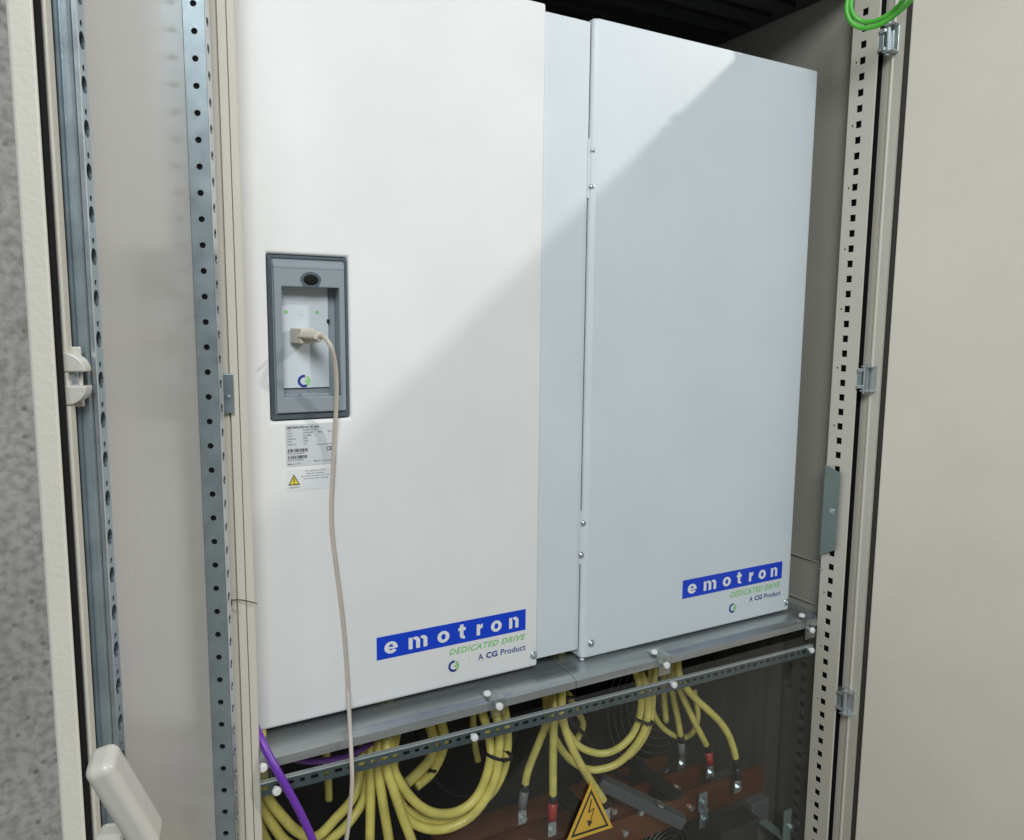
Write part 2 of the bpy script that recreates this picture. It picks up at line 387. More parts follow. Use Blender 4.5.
# hinge-side tube with round holes facing the free edge
dbox('door_rail', .030, .0480, zA, zZ, .0003, .0185, 'rubber', DL)
cells = []; k = -11
while True:
    zc = .29978-.025*k
    if zc < -1.1: break
    cells.append((0.0003, .0200, zc-.0125, zc+.0125, ('round', .0030, .0030, .0102, zc))); k += 1
tag(link('perforated_rail', perforated(cells, Hd+SU*.0502, NI, VZ, SU, .0022), 'galv', DL), 'grey zinc rail with a row of round holes')
cells = []; k = -11
while True:
    zc = .29978-.025*k+.0125
    if zc < -1.1: break
    cells.append((.0305, .0500, zc-.0125, zc+.0125, ('round', .0045, .0045, .040, zc))); k += 1
link('perforated_rail', perforated(cells, Hd+NI*.0202, SU, VZ, NI, .0015), 'galv_lt', DL)
# latch guide on the free-edge rail
zc = -.0335
def lobe(z0, zdir):
    poly = []
    for i in range(9):
        a = math.pi/2*i/8; poly.append(Hd+SU*.3635+NI*(.0080+.0125*math.cos(a))+VZ*(z0+zdir*.0115*math.sin(a)))
    poly.append(Hd+SU*.3635+NI*.0080+VZ*z0); return prism_me(poly, SU*.010)
lt = link('latch_guide', merge(obox_me(Hd, SU, VZ, NI, .3634, .3660, zc-.018, zc+.018, .0078, .0155), lobe(zc+.0035, 1), lobe(zc-.0050, -1)), 'handle', DL, bev=.0008)
link('latch_roller', cyl_me(Hd+SU*.367+NI*.011+VZ*(zc-.006), VZ, .0030, .012, 12), 'galv_lt', DL)
# swing handle near the lower corner
A = px(106, 769, .462); B = px(143, 829, .470)
ax = (B-A).normalized(); side = (ax.cross(Vector((.25, .95, .1)))).normalized(); upv = side.cross(ax).normalized()
hm = obox_me(A, ax, side, upv, -.010, (B-A).length+.010, -.0075, .0085, -.0110, .0110)
hd = link('door_handle', hm, 'handle', DL, smooth=True, bev=.0058, seg=5); hd.modifiers['bevel'].harden_normals = True
C = px(116, 838, .485)
link('handle_base', obox_me(C, VZ, SU, NI, -.05, .006, -.008, .008, -.010, .006), 'handle', DL, bev=.003)
# left hinge plate
hl = link('hinge', merge(box_me(.1195, .1370, .8705, .8762, HC-.098, HC-.055), box_me(.1178, .1215, .866, .8763, HC-.101, HC-.052)), 'galv_lt', CAB, bev=.001)
hl.data.materials.clear(); hl.data.materials.append(M['galv'])
screw('screw', Vector((.131, .8705, HC-.080)), FW, .0022, .0015, 'galv_lt', hl, False)
# thin black tie end on the left post
tie = tube('cable_tie', [px(229, 601, .872), px(234, 600, .871), px(243, 600.2, .869), px(257, 603.5, .866)], .0007, 'black', CAB, n=6)
link('cable_tie', merge(obox_me(px(230, 602.5, .8725), UX, VZ, FW, -.0022, .0022, -.004, .003, -.003, .002)), 'black', CAB, bev=.0006)

# ---- right door, swung open past square
Hr = Vector((1.1465, .8550, HC)); an = math.radians(16); RU = Vector((math.sin(an), -math.cos(an), 0)); RN = Vector((-math.cos(an), -math.sin(an), 0))
DWID = .72
DR = link('door', obox_me(Hr, RU, VZ, RN, .0339, DWID, ZB+.02, ZT-.006, -.022, 0), 'beige', CAB, bev=.002)
tag(DR, 'open right door with plain beige inside face')
def rbox(name, s0, s1, z0, z1, n0, n1, m, bev=0.0):
    return link(name, obox_me(Hr, RU, VZ, RN, s0, s1, z0, z1, n0, n1), m, DR, bev=bev)
pr2 = [(.0, -.022), (.0, -.0020), (.0140, .0035), (.0155, .0060), (.0180, .0065), (.0195, .0055), (.0336, .0105), (.0336, -.022)]
def rsn(s, n): p = Hr+RU*s+RN*n; return (p.x, p.y)
link('door_edge', extrude_profile([rsn(*q) for q in pr2], zA, zZ), 'cream', DR)
rbox('gasket_or_gap_shade', -.0135, -.0004, zA, zZ, -.012, -.0025, 'rubber', .001)  # no gasket here: black strip added as shade of the hinge gap
rbox('gasket_or_gap_shade', .0338, .0425, zA, zZ, .0002, .005, 'gask2', .002)
rbox('inner_panel', .0428, DWID-.03, zA+.03, zZ-.03, .0002, .008, 'beige', .002)
def hinge(zc):
    h = link('hinge', merge(
        obox_me(Hr, RU, VZ, RN, .011, .027, zc-.021, zc+.021, -.004, .0110),
        obox_me(Hr, RU, VZ, RN, .007, .027, zc+.019, zc+.0215, -.004, .024),
        obox_me(Hr, RU, VZ, RN, .007, .027, zc-.0215, zc-.019, -.004, .024)), 'galv_lt', DR, bev=.0008)
    link('hinge_pin', cyl_me(Hr+RU*.0125+RN*.0165+VZ*(zc-.025), VZ, .0042, .050, 14), 'galv_lt', DR, smooth=False)
    link('hinge_block', obox_me(Hr, RU, VZ, RN, -.006, .006, zc-.016, zc+.016, -.006, .0150), 'galv', DR, bev=.001)
    link('hinge_knuckle', obox_me(Hr, RU, VZ, RN, .0, .0095, zc+.011, zc+.017, .0152, .0205), 'galv_lt', DR, bev=.001)
    link('hinge_knuckle', obox_me(Hr, RU, VZ, RN, .0, .0095, zc-.017, zc-.011, .0152, .0205), 'galv_lt', DR, bev=.001)
for (hx, hy) in ((888, 43), (865, 378), (845, 697)): hinge(px(hx, hy, .849).z-HC)

# ------------------------------------------------------------------ the drives
YD = .944
def rbx(x0, x1, z0, z1, Y, r, seg=4):
    """rounded rectangle as a list of points in the plane at depth Y"""
    out = []
    for (cx, cz, a0) in ((x1-r, z1-r, 0), (x0+r, z1-r, 90), (x0+r, z0+r, 180), (x1-r, z0+r, 270)):
        for i in range(seg+1):
            a = math.radians(a0+90*i/seg); out.append(Vector((cx+r*math.cos(a), Y, HC+cz+r*math.sin(a))))
    return out
BX0, BX1, BZ0, BZ1 = .1895, .2872, -.1180, .0805       # opening for the control panel
def body_with_opening(x0, x1, z0, z1, y0, y1, pocket):
    o = [(x0, z0), (x1, z0), (x1, z1), (x0, z1)]; i = [(BX0, BZ0), (BX1, BZ0), (BX1, BZ1), (BX0, BZ1)]
    vs = [(p[0], y0, HC+p[1]) for p in o]+[(p[0], y0, HC+p[1]) for p in i]+[(p[0], y0+pocket, HC+p[1]) for p in i]+[(p[0], y1, HC+p[1]) for p in o]
    fs = [(8, 9, 10, 11), (12, 13, 14, 15)]
    for k in range(4):
        j = (k+1) % 4; fs += [(k, j, 4+j, 4+k), (4+k, 4+j, 8+j, 8+k), (k, j, 12+j, 12+k)]
    return fixn(me_from(vs, fs))
dl = thing('drive_unit', (.338, 1.10, HC-.506), 'large white drive with grey control panel at left of the cabinet', 'drive', 'drives in the cabinet')
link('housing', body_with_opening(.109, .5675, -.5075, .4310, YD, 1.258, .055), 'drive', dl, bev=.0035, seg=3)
dr_ = thing('drive_unit', (.874, 1.10, HC-.514), 'white drive without control panel at right of the cabinet', 'drive', 'drives in the cabinet')
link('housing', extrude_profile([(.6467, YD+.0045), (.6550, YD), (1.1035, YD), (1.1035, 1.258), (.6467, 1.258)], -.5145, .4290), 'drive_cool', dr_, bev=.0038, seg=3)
# side flange of the right drive and the filler panel, joined by two short tabs where the screws sit
fp = thing('filler_panel', (.60, .955, HC-.503), 'narrow white filler panel between the two drives', 'panel')
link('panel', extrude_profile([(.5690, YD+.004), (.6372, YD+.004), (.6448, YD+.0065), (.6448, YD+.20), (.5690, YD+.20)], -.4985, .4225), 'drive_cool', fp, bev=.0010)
box('seam_shade', .6446, .6475, YD+.0085, YD+.012, -.497, .421, 'rubber', fp)  # black strip added as the shade inside the open seam
for (ya, yb) in ((138, 198), (512, 565)):
    za = px(593 if ya < 300 else 583, ya, YD).z-HC; zb = px(593 if ya < 300 else 583, yb, YD).z-HC
    box('tab', .6440, .6476, YD+.0050, YD+.0075, zb, za, 'drive_cool', fp)
for (sx, sy) in ((593.5, 151), (592, 187), (583.5, 523), (581.5, 555)):
    p = px(sx, sy, YD+.0045); screw('screw', p, FW, .0040, .0034, 'galv_lt', dr_, False, .0054)
box('edge_bead', .6472, .6535, YD+.0005, YD+.006, -.5172, -.5146, 'drive_cool', dr_, .001)
for dd, (sx, sy) in ((dl, (533.5, 655)), (dr_, (591, 643)), (dr_, (786, 602))):
    p = px(sx, sy, YD); s = screw('screw', p, FW, .0044, .0055, 'galv_lt', dd, False, .0060)
box('roof_clip', .622, .633, YD+.02, YD+.05, .4226, .4300, 'galv', fp, .001)

# ---- printed brand marks
def logo(c, R, Y, parent):
    lg = rectp('logo_plate', c[0]-R*1.05, c[0]+R*1.05, c[1]-R*1.05, c[1]+R*1.05, Y+.0003, ('drive' if parent is dl else 'drive_cool') if Y < .95 else 'plate', parent, .0004)
    def arc(name, a0, a1, r0, r1, m, n=18):
        o = []; i = []
        for k in range(n+1):
            a = math.radians(a0+(a1-a0)*k/n); ca, sa = math.cos(a), math.sin(a)
            o.append(Vector((c[0]+r1*ca, Y-.0003, HC+c[1]+r1*sa))); i.append(Vector((c[0]+r0*ca, Y-.0003, HC+c[1]+r0*sa)))
        link(name, prism_me(o+i[::-1], FW*.0002), m, lg)
    arc('letter', 78, 300, R*.60, R, 'navy'); arc('letter', 62, -62, R*.58, R*.98, 'greenp')
    box('letter', c[0]+R*.12, c[0]+R*.98, Y-.0006, Y-.0001, c[1]-R*.16, c[1]+R*.14, 'greenp', lg)
    return lg
def bold_letter(ch, x0, x1, z0, z1, Y, parent):
    """heavy lower-case letter from strokes and bows, fitted to the box (t rises above it)"""
    pcs = []; lay = [0]
    def P(u, v): return Vector((x0+(x1-x0)*u, Y-.00004*lay[0], HC+z0+(z1-z0)*v))
    def poly(pts): pcs.append(prism_me([P(*p) for p in pts], FW*.0003)); lay[0] += 1
    def bow(cx, cy, ro, ri, a0, a1, n=20):
        A = [math.radians(a0+(a1-a0)*k/n) for k in range(n+1)]
        poly([(cx+ro[0]*math.cos(t), cy+ro[1]*math.sin(t)) for t in A]+[(cx+ri[0]*math.cos(t), cy+ri[1]*math.sin(t)) for t in A[::-1]])
    def bar(u0, u1, v0, v1): poly([(u0, v0), (u1, v0), (u1, v1), (u0, v1)])
    if ch == 'o': bow(.5, .5, (.5, .5), (.19, .25), 0, 180); bow(.5, .5, (.5, .5), (.19, .25), 180, 360)
    elif ch == 'e':
        bow(.5, .5, (.5, .5), (.18, .27), 0, 180); bow(.5, .5, (.5, .5), (.18, .23), 180, 328); bar(.2, 1.0, .40, .55)
    elif ch == 'n':
        bar(0, .34, 0, .97); bar(.66, 1, 0, .62); bow(.62, .62, (.38, .38), (.04, .10), 0, 130)
    elif ch == 'm':
        bar(0, .21, 0, .97); bar(.395, .605, 0, .62); bar(.79, 1, 0, .62)
        bow(.37, .62, (.235, .38), (.025, .10), 0, 130); bow(.765, .62, (.235, .38), (.025, .10), 0, 130)
    elif ch == 'r':
        bar(0, .52, 0, .97); bow(.90, .42, (.50, .56), (.40, .20), 85, 165)
    elif ch == 't':
        bar(.22, .70, .22, 1.24); bar(0, 1, .72, .98); bow(.86, .26, (.64, .27), (.16, .04), 180, 275)
    link('letter', merge(*pcs), 'white', parent)
def brand(parent, x0, x1, z0, z1, letters, hts, ded, cgp, lg, div):
    pl = rectp('brand_plate', x0, x1, z0, z1, YD, 'blue', parent, .0006); h = z1-z0
    for ch, (a, b) in zip('emotron', letters):
        bold_letter(ch, x0+(x1-x0)*a, x0+(x1-x0)*b, z0+h*.20, z0+h*.73, YD-.0007, pl)
    text('slogan', 'DEDICATED DRIVE', *ded, YD, 'greenp', parent, bold=.030, shear=.30, space=1.15)
    xa, xb, za, zb2 = cgp; w = xb-xa
    text('wording', 'A', xa, xa+w*.105, za+.002, zb2, YD, 'navy', parent, bold=.014)
    text('wording', 'CG', xa+w*.165, xa+w*.40, za+.002, zb2, YD, 'navy', parent, bold=.038)
    text('wording', 'Product', xa+w*.465, xb, za+.002, zb2, YD, 'navy', parent, bold=.014)
    logo(*lg, YD, parent); rectp('divider', div[0], div[0]+.0007, div[1], div[2], YD, 'label', parent, .0003)
LT = [(.046, .128), (.197, .317), (.383, .462), (.522, .572), (.648, .692), (.748, .824), (.878, .946)]
P_ = lambda x, y: (px(x, y, YD).x, px(x, y, YD).z-HC)
xd0, xd1 = P_(449, 652)[0], P_(525.5, 636)[0]
xg0, xg1 = P_(478, 662)[0], P_(525.5, 654)[0]
brand(dl, .3178, .5462, -.4465, -.4150, LT, None, (xd0, xd1, -.4615+.0, -.4525), (xg0, xg1, -.4800, -.4690), (P_(453.7, 666), .0085), (P_(468.8, 663)[0], -.486, -.469))
xd0, xd1 = P_(730, 597)[0], P_(780, 588)[0]
xg0, xg1 = P_(749, 605)[0], P_(780, 600)[0]
brand(dr_, .8470, 1.0800, -.4505, -.4190, LT, None, (xd0, xd1, -.4670, -.4565), (xg0, xg1, -.4840, -.4730), (P_(732.5, 608), .0085), (P_(741, 606)[0], -.492, -.475))

# ---- control panel in its opening
cp = link('control_panel', ring_prism_me(rbx(BX0+.0012, BX1-.0012, BZ0+.0012, BZ1-.0012, YD+.0005, .003), rbx(.2040, .2755, -.0905, .0435, YD+.0005, .0015), Vector((0, .045, 0))), 'bezel', dl, bev=.0012, seg=2)
# raised inner frame with a sloping top, dark outer rim
link('bezel_rim', ring_prism_me(rbx(BX0+.0014, BX1-.0014, BZ0+.0014, BZ1-.0014, YD-.0012, .003), rbx(BX0+.0055, BX1-.0045, BZ0+.0075, BZ1-.0050, YD-.0012, .003), Vector((0, .004, 0))), 'bezel_dk', cp, bev=.0008)
tp = [Vector((.1965, YD+.0003, HC+.0740)), Vector((.1965, YD-.0052, HC+.0665)), Vector((.1965, YD-.0052, HC+.0640)), Vector((.1965, YD+.0003, HC+.0640))]
link('top_bevel', prism_me(tp, Vector((.0845, 0, 0))), 'bezel', cp)
inr = link('panel_frame', ring_prism_me(rbx(.1965, .2810, -.1085, .0640, YD-.005, .0015), rbx(.2052, .2745, -.0895, .0425, YD-.005, .0012), Vector((0, .0052, 0))), 'bezel', cp, bev=.0010)
PY = YD+.020
dp = rectp('display_plate', .2045, .2660, -.0800, .0432, PY, 'plate', cp, .003)
box('plate_support', .2042, .2752, PY+.0002, PY+.003, -.0903, .0433, 'bezel', cp)
box('lower_ledge', .2043, .2752, YD+.004, PY-.0032, -.0903, -.0865, 'bezel', cp, .0008)
box('release_tab', .2260, .2480, YD-.001, YD+.0035, -.0900, -.0855, 'bezel', cp, .0008)
# thumb notch at the top of the frame
nt_ = []
for i in range(13):
    a = math.pi*i/12; nt_.append(Vector((.2400+.0125*math.cos(a), YD-.0054, HC+.0510+.0095*math.sin(a))))
nt_ += [Vector((.2310, YD-.0054, HC+.0425)), Vector((.2490, YD-.0054, HC+.0425))]
link('thumb_notch', prism_me(nt_, FW*.0003), 'bezel_dk', cp)
cm = bmesh.new(); bmesh.ops.create_uvsphere(cm, u_segments=20, v_segments=10, radius=1)
for v in cm.verts: v.co = Vector((.2400+v.co.x*.0100, YD-.0050+v.co.y*.0018, HC+.0510+v.co.z*.0070))
me = bpy.data.meshes.new('m'); cm.to_mesh(me); cm.free(); link('thumb_notch', me, 'rubber', cp, smooth=True)
for gx in (.2150, .2525): link('indicator', cyl_me(Vector((gx, PY-.0028, HC+.013)), FW, .0022, .0008, 12), 'greenp', cp)
link('indicator', cyl_me(Vector((.2330, PY-.0028, HC+.010)), FW, .0016, .0008, 10), 'label', cp)
for gx, sgn in ((.2046, 1), (.2655, -1)): box('panel_clip', gx-.0012, gx+.0022, PY-.0045, PY-.003, .000, .0045, 'black', cp)
lgc = px(304, 381, PY-.003); logo((lgc.x, lgc.z-HC), .0078, PY-.0032, cp)

# ---- rating plate and warning label
rl = rectp('rating_label', .2065, .2685, -.1752, -.1235, YD, 'label', dl)
YL = YD-.0004
def tl(body, x0, w, zt, h, parent, m='ink_g', bold=.01): return text('wording', body, x0, x0+w, zt-h, zt, YL, m, parent, bold=bold)
tl('EMOTRON FDU 2.0  AC drive', .2085, .0385, -.1258, .0026, rl, 'ink', .03)
for i, (a, b) in enumerate((('Type', 'FDU48-210-20CE'), ('Input', '3x380-480V'), ('Output', '3x0-480V'), ('Enclosure', 'IP20'), ('Power', '110kW'), ('Serial no.', '210'))):
    zt = -.1296-.0034*i
    tl(a, .2085, .0011*len(a), zt, .0020, rl); tl(b, .2275, .0013*len(b), zt, .0020, rl)
tl('Mains', .2460, .0055, -.1330, .0020, rl); tl('IP20', .2580, .0045, -.1330, .0020, rl)
tl('CE', .2560, .0070, -.1530, .0050, rl, 'ink', .02)
tl('See instruction manual', .2440, .022, -.1487, .0017, rl); tl('Made in Sweden', .2400, .024, -.1692, .0017, rl); tl('Made in EU', .2085, .0150, -.1712, .0018, rl)
for row, zt in enumerate((-.1535, -.1618)):
    x = .2085
    while x < .2325-row*.002:
        w = random.choice((.0004, .0007, .0011)); rectp('barcode_bar', x, x+w, zt-.0040, zt, YL, 'ink', rl, .0002); x += w+random.choice((.0004, .0006, .0009))
    tl('SN 0123456', .2085, .020-row*.001, zt-.0048, .0017, rl)
wl = rectp('warning_label', .2065, .2690, -.2060, -.1788, YD, 'label_w', dl)
tri = lambda cx, zb, w, h, Y: [Vector((cx-w/2, Y, HC+zb)), Vector((cx+w/2, Y, HC+zb)), Vector((cx, Y, HC+zb+h))]
link('warning_triangle', prism_me(tri(.2150, -.1985, .0140, .0135, YL), FW*.0002), 'ink', wl)
link('warning_triangle', prism_me(tri(.2150, -.1973, .0105, .0100, YL-.0002), FW*.0002), 'yellow_l', wl)
box('exclamation_mark', .2144, .2156, YL-.0007, YL-.0004, -.1945, -.1895, 'ink', wl); box('exclamation_mark', .2144, .2156, YL-.0007, YL-.0004, -.1968, -.1953, 'ink', wl)
tl('CAUTION', .2090, .0120, -.2005, .0019, wl)
for i, (b, x0, w) in enumerate((('This equipment contains', .2285, .026), ('hazardous voltage', .2300, .022), ('disconnect all supplies and wait', .2235, .036), ('five minutes before opening', .2270, .030))):
    tl(b, x0, w, -.1812-.0032*i, .0019, wl)

# ------------------------------------------------------------------ plug and serial cable
sc = thing('data_cable', px(346, 842, .872), 'beige data cable plugged into the control panel, hanging down the left drive', 'cable')
a0 = px(297, 335.5, PY-.004); a1 = px(324, 337, YD-.038)
ax = (a1-a0).normalized(); sd = ax.cross(VZ).normalized(); up = sd.cross(ax)
pg = link('plug', merge(obox_me(a0, ax, sd, up, 0, .024, -.0100, .0100, -.0090, .0090), ), 'plug', sc, bev=.0012)
link('plug_grip', cyl_me(a0+ax*.022, ax, .0068, .026, 16, .0055), 'plug', pg, bev=.0008)
for i in range(4): link('grip_rib', cyl_me(a0+ax*(.027+.0055*i), ax, .0078-.0004*i, .0028, 14), 'plug', pg)
link('plug_screw', cyl_me(a0+ax*.020+sd*.0095, ax, .0024, .034, 10), 'plug', pg)
pts = [a0+ax*.046, a1]+[px(x, y, Y) for x, y, Y in ((331, 347, .899), (335, 364, .908), (336.5, 385, .917), (336, 410, .927), (334.5, 440, .936), (333, 470, .9395), (331.5, 500, .9398), (332, 530, .9398), (337, 572, .9395), (343, 620, .9390), (347, 670, .9385), (348.4, 697, .931), (350, 726, .894), (351.5, 760, .872), (352, 785, .867), (349, 820, .868), (344, 860, .87), (340, 920, .87))]
tube('cord', pts, .0027, 'bcable', sc, sub=8)

# ------------------------------------------------------------------ shelf, slotted rail, clear cover
def shelf(x0, x1, label):
    prof = [(YD+.14, -.5180), (.914, -.5180), (.901, -.5225), (.9000, -.5330), (.9020, -.5330), (.9030, -.5240), (.9145, -.5200), (YD+.14, -.5200)]
    poly = [Vector((x0, y, HC+z)) for y, z in prof]
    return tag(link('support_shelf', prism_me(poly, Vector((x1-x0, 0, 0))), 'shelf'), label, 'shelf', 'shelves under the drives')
shelf(.1545, .6085, 'grey zinc shelf under the left drive, left of the joint')
shelf(.6095, 1.1430, 'grey zinc shelf under the right drive, right of the joint')
# rail: angle with a row of slots, hanging slightly lower at the right
rl_ = thing('slotted_rail', (.63, .886, HC-.56), 'thin dark zinc rail with a row of slots below the shelf', 'rail')
RX0, RX1 = .1540, 1.1275; zr = lambda x: -.5530-.0195*(x-.15)/.97
U = Vector((RX1-RX0, 0, zr(RX1)-zr(RX0))).normalized(); O = Vector((RX0, .905, HC+zr(RX0))); Lr = RX1-RX0
V = U.cross(FW)*-1 if U.cross(FW).z < 0 else U.cross(FW)
cells = [(0, Lr, -.0018, 0, None), (0, Lr, -.0172, -.0138, None)]
n = int(Lr/.0152); p = Lr/n
for i in range(n):
    u0 = i*p; long = i % 2 == 0
    cells.append((u0, u0+p, -.0138, -.0018, ('slot', .0052 if long else .0034, .0026)))
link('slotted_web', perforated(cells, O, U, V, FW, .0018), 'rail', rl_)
link('top_flange', obox_me(O, U, V, FW, 0, Lr, -.0008, .0009, -.0060, .0008), 'flange', rl_)
cvr = thing('clear_cover', (.63, .88, HC-1.0), 'clear acrylic sheet covering the cable compartment below the drives', 'cover')
box('sheet', .1540, 1.1280, .8985, .9012, -1.0, -.5480, 'acrylic', cvr)
def nyl(x, y, Y, parent):
    c = px(x, y, Y); o = link('nylon_screw', merge(cyl_me(c, FW, .0056, .0050, 18, .0052, .0016), cyl_me(c, Vector((0, 1, 0)), .003, .006, 10)), 'nylon', parent, bev=.0004)
    return o
for x, y in ((276.5, 790.5), (474, 737), (673.5, 684.5), (811, 650)): nyl(x+0, y, .8984, cvr)
def clip(xf, yf, label, xt, yt):
    c = px(xf, yf, .8945); b = thing('clear_clip', (c.x, c.y, c.z-.01), label, 'bracket', 'clear brackets on the shelf edge')
    link('bracket', merge(box_me(c.x-.013, c.x+.011, .8946, .8966, c.z-.016, HC-.5160), box_me(c.x-.013, c.x+.011, .8968, .930, HC-.5176, HC-.5156)), 'acrylic_clip', b)
    nyl(xf, yf, .8943, b)
    t = px(xt, yt, .910)
    link('nylon_screw', merge(cyl_me(Vector((t.x, .912, HC-.5154)), VZ, .0056, .0050, 18, .0052, .0016)), 'nylon', b, bev=.0004)
clip(262.5, 767, 'clear bracket with white screws at the left end of the shelf edge', 250, 750)
clip(499, 706, 'clear bracket with white screws on the shelf below the left brand plate', 488, 692)
clip(666, 665, 'clear bracket with white screws on the shelf between the two brand plates', 655, 653)
clip(811.5, 630, 'clear bracket with white screws on the shelf beside the right post', 802.5, 620)

# ------------------------------------------------------------------ cables below the drives
def cable(label, pts, r=.0067, name='power_cable', m='ycable', group='yellow power cables', end=None, top=True, sub=7):
    P = [px(x, y, Y) for x, y, Y in pts]
    if top: P = [Vector((P[0].x, P[0].y+.004, max(P[0].z+.02, HC-.500)))]+P
    o = tube(name, P, r, m, None, sub=sub)
    tag(o, label, 'cable', group)
    if end:
        col, lens = end; t = (P[-1]-P[-2]).normalized(); e = P[-1]
        dn = (t+Vector((0, 0, -.5))).normalized()
        link('shrink_sleeve', tube_me([e-t*.004, e+t*.004, e+dn*lens[0]], r*1.06, 12), 'black', o, smooth=True)
        q = e+dn*lens[0]; dn2 = (dn+Vector((-.10, 0, -.4))).normalized(); q2 = q+dn2*lens[1]
        if col: link('colour_sleeve', tube_me([q-dn*.002, (q+q2)/2, q2], r*1.16, 12), col, o, smooth=True)
        else: q2 = q
        s2 = Vector((1, 0, 0)); v2 = Vector((0, 0, 1))
        link('cable_lug', merge(tube_me([q2+VZ*.003, q2-VZ*.006], r*.8, 10), obox_me(q2, s2, v2, FW, -.0075, .0075, -.028, -.004, -.001, .002),
             cyl_me(q2-VZ*.017+FW*.002, FW, .0055, .005, 6)), 'galv_lt', o)
    return o
Y1, Y2, Y3 = .965, .985, 1.10
# far left loop
cable('yellow cable of the far left loop, outer turn', [(261, 788, Y1), (262, 806, Y1), (273, 825, Y1), (288, 843, Y1), (312, 850, Y1), (337, 834, .975), (354, 816, .985), (364, 797, .99), (367, 770, 1.0), (374, 735, 1.02), (380, 717, 1.03)])
cable('yellow cable of the far left loop, inner turn', [(263, 780, .95), (269, 799, .95), (282, 816, .95), (297, 831, .95), (316, 837, .955), (337, 817, .97), (351, 801, .98), (358, 785, .99), (361, 765, 1.0), (366, 735, 1.01), (372, 717, 1.02)])
cable('lowest yellow cable in the bottom left corner', [(255, 800, .99), (259, 822, .99), (266, 840, .99), (280, 860, .99), (310, 872, .99)])
# hanging group
cable('straight yellow cable hanging beside the beige cord', [(375, 718, 1.0), (372, 745, .985), (371, 776, .972), (370.5, 810, .968), (370, 838, .968), (370, 880, .968)])
cable('second yellow cable right of the beige cord, leaning right', [(382, 715, .985), (379, 745, .965), (379, 772, .955), (383, 803, .95), (389, 840, .95), (395, 880, .95)])
cable('third yellow cable right of the beige cord, leaning far right', [(390, 712, .975), (387, 740, .955), (387, 768, .94), (393, 788, .935), (401, 812, .935), (412, 842, .935), (424, 880, .935)])
# big loop below the left drive
cable('inner turn of the big yellow loop below the left drive', [(396, 712, .99), (391, 740, .965), (393, 767, .95), (405, 790, .945), (420, 806, .945), (437, 813.5, .945), (456, 812, .945), (472, 802, .945), (483, 785, .945), (490, 761, .945), (490, 742, .955), (482, 712, .97), (473, 695, .98)])
cable('outer turn of the big yellow loop below the left drive', [(400, 712, 1.01), (394, 750, .985), (396, 795, .965), (406, 817, .96), (426, 828.5, .955), (448, 828, .95), (470, 817, .945), (486, 798, .94), (496, 776, .94), (498.5, 754, .94), (499.5, 735, .945), (496, 713, .96), (489, 698, .975)])
cable('middle turn of the big yellow loop below the left drive', [(386, 714, 1.02), (390, 760, .99), (400, 801, .975), (415, 815, .97), (431, 820, .967), (452, 819, .965), (474, 808, .963), (492, 792, .962), (503, 772, .962), (507, 752, .962), (507.5, 733, .965), (505, 712, .975), (500, 696, .985)])
# rear bundle
cable('rear yellow cable left of the small tied bundle', [(428, 712, Y3), (433, 738, Y3), (431, 757, Y3), (421, 770, 1.09), (407, 783, 1.085)], .0085)
cable('rear yellow cable right of the small tied bundle', [(440, 710, Y3), (444, 738, Y3), (440, 757, Y3), (430, 774, 1.10), (416, 786, 1.09)], .0085)
cable('dim yellow cable hanging inside the big loop', [(474, 695, 1.12), (473, 720, 1.12), (475, 745, 1.12), (478, 761, 1.12)], .0058)
cable('dim yellow stub hanging inside the far left loop', [(326, 745, 1.12), (328, 775, 1.12), (329, 800, 1.12)], .006)
# middle group
cable('left leaning yellow cable with grey sleeved end', [(553, 690, 1.05), (549, 715, 1.045), (542, 735, 1.04), (533, 757, 1.04), (527, 774, 1.04), (525, 786, 1.04)], .0066, end=('grey_sl', (.010, .028)))
cable('straight yellow cable with red sleeved end', [(557, 688, 1.0), (555, 710, .99), (553.5, 735, .985), (553, 765, .985), (553, 797, .985)], .0066, end=('red_sl', (.011, .028)))
cable('yellow cable running down to the warning triangle', [(562, 685, .985), (562, 708, .975), (565, 728, .965), (575, 754, .96), (588, 777, .96), (598, 792, .965), (604, 801, .968)], .0067, end=(None, (.012, 0)))
cable('inner turn of the middle yellow loop', [(552, 690, 1.07), (562, 722, 1.05), (577, 744, 1.04), (592, 752, 1.03), (606, 753, 1.02), (620, 747, 1.01), (632, 735, 1.005), (639, 718, 1.0), (641, 698, 1.005), (637, 676, 1.02), (630, 664, 1.03)], .0062)
cable('outer turn of the middle yellow loop', [(545, 692, 1.09), (550, 725, 1.07), (560, 747, 1.05), (572, 761, 1.04), (587, 769, 1.03), (602, 769, 1.02), (618, 763, 1.01), (633, 749, 1.0), (644, 731, .995), (648, 710, .995), (647, 690, 1.0), (641, 672, 1.02)], .0064)
cable('third strand of the middle yellow loop, partly hidden', [(655, 662, 1.04), (653, 695, 1.03), (650, 722, 1.025), (641, 742, 1.03), (628, 757, 1.04)], .006)
cable('dim yellow cable behind the middle group', [(569, 688, 1.14), (577, 710, 1.14), (583, 725, 1.14), (576, 742, 1.14)], .0062)
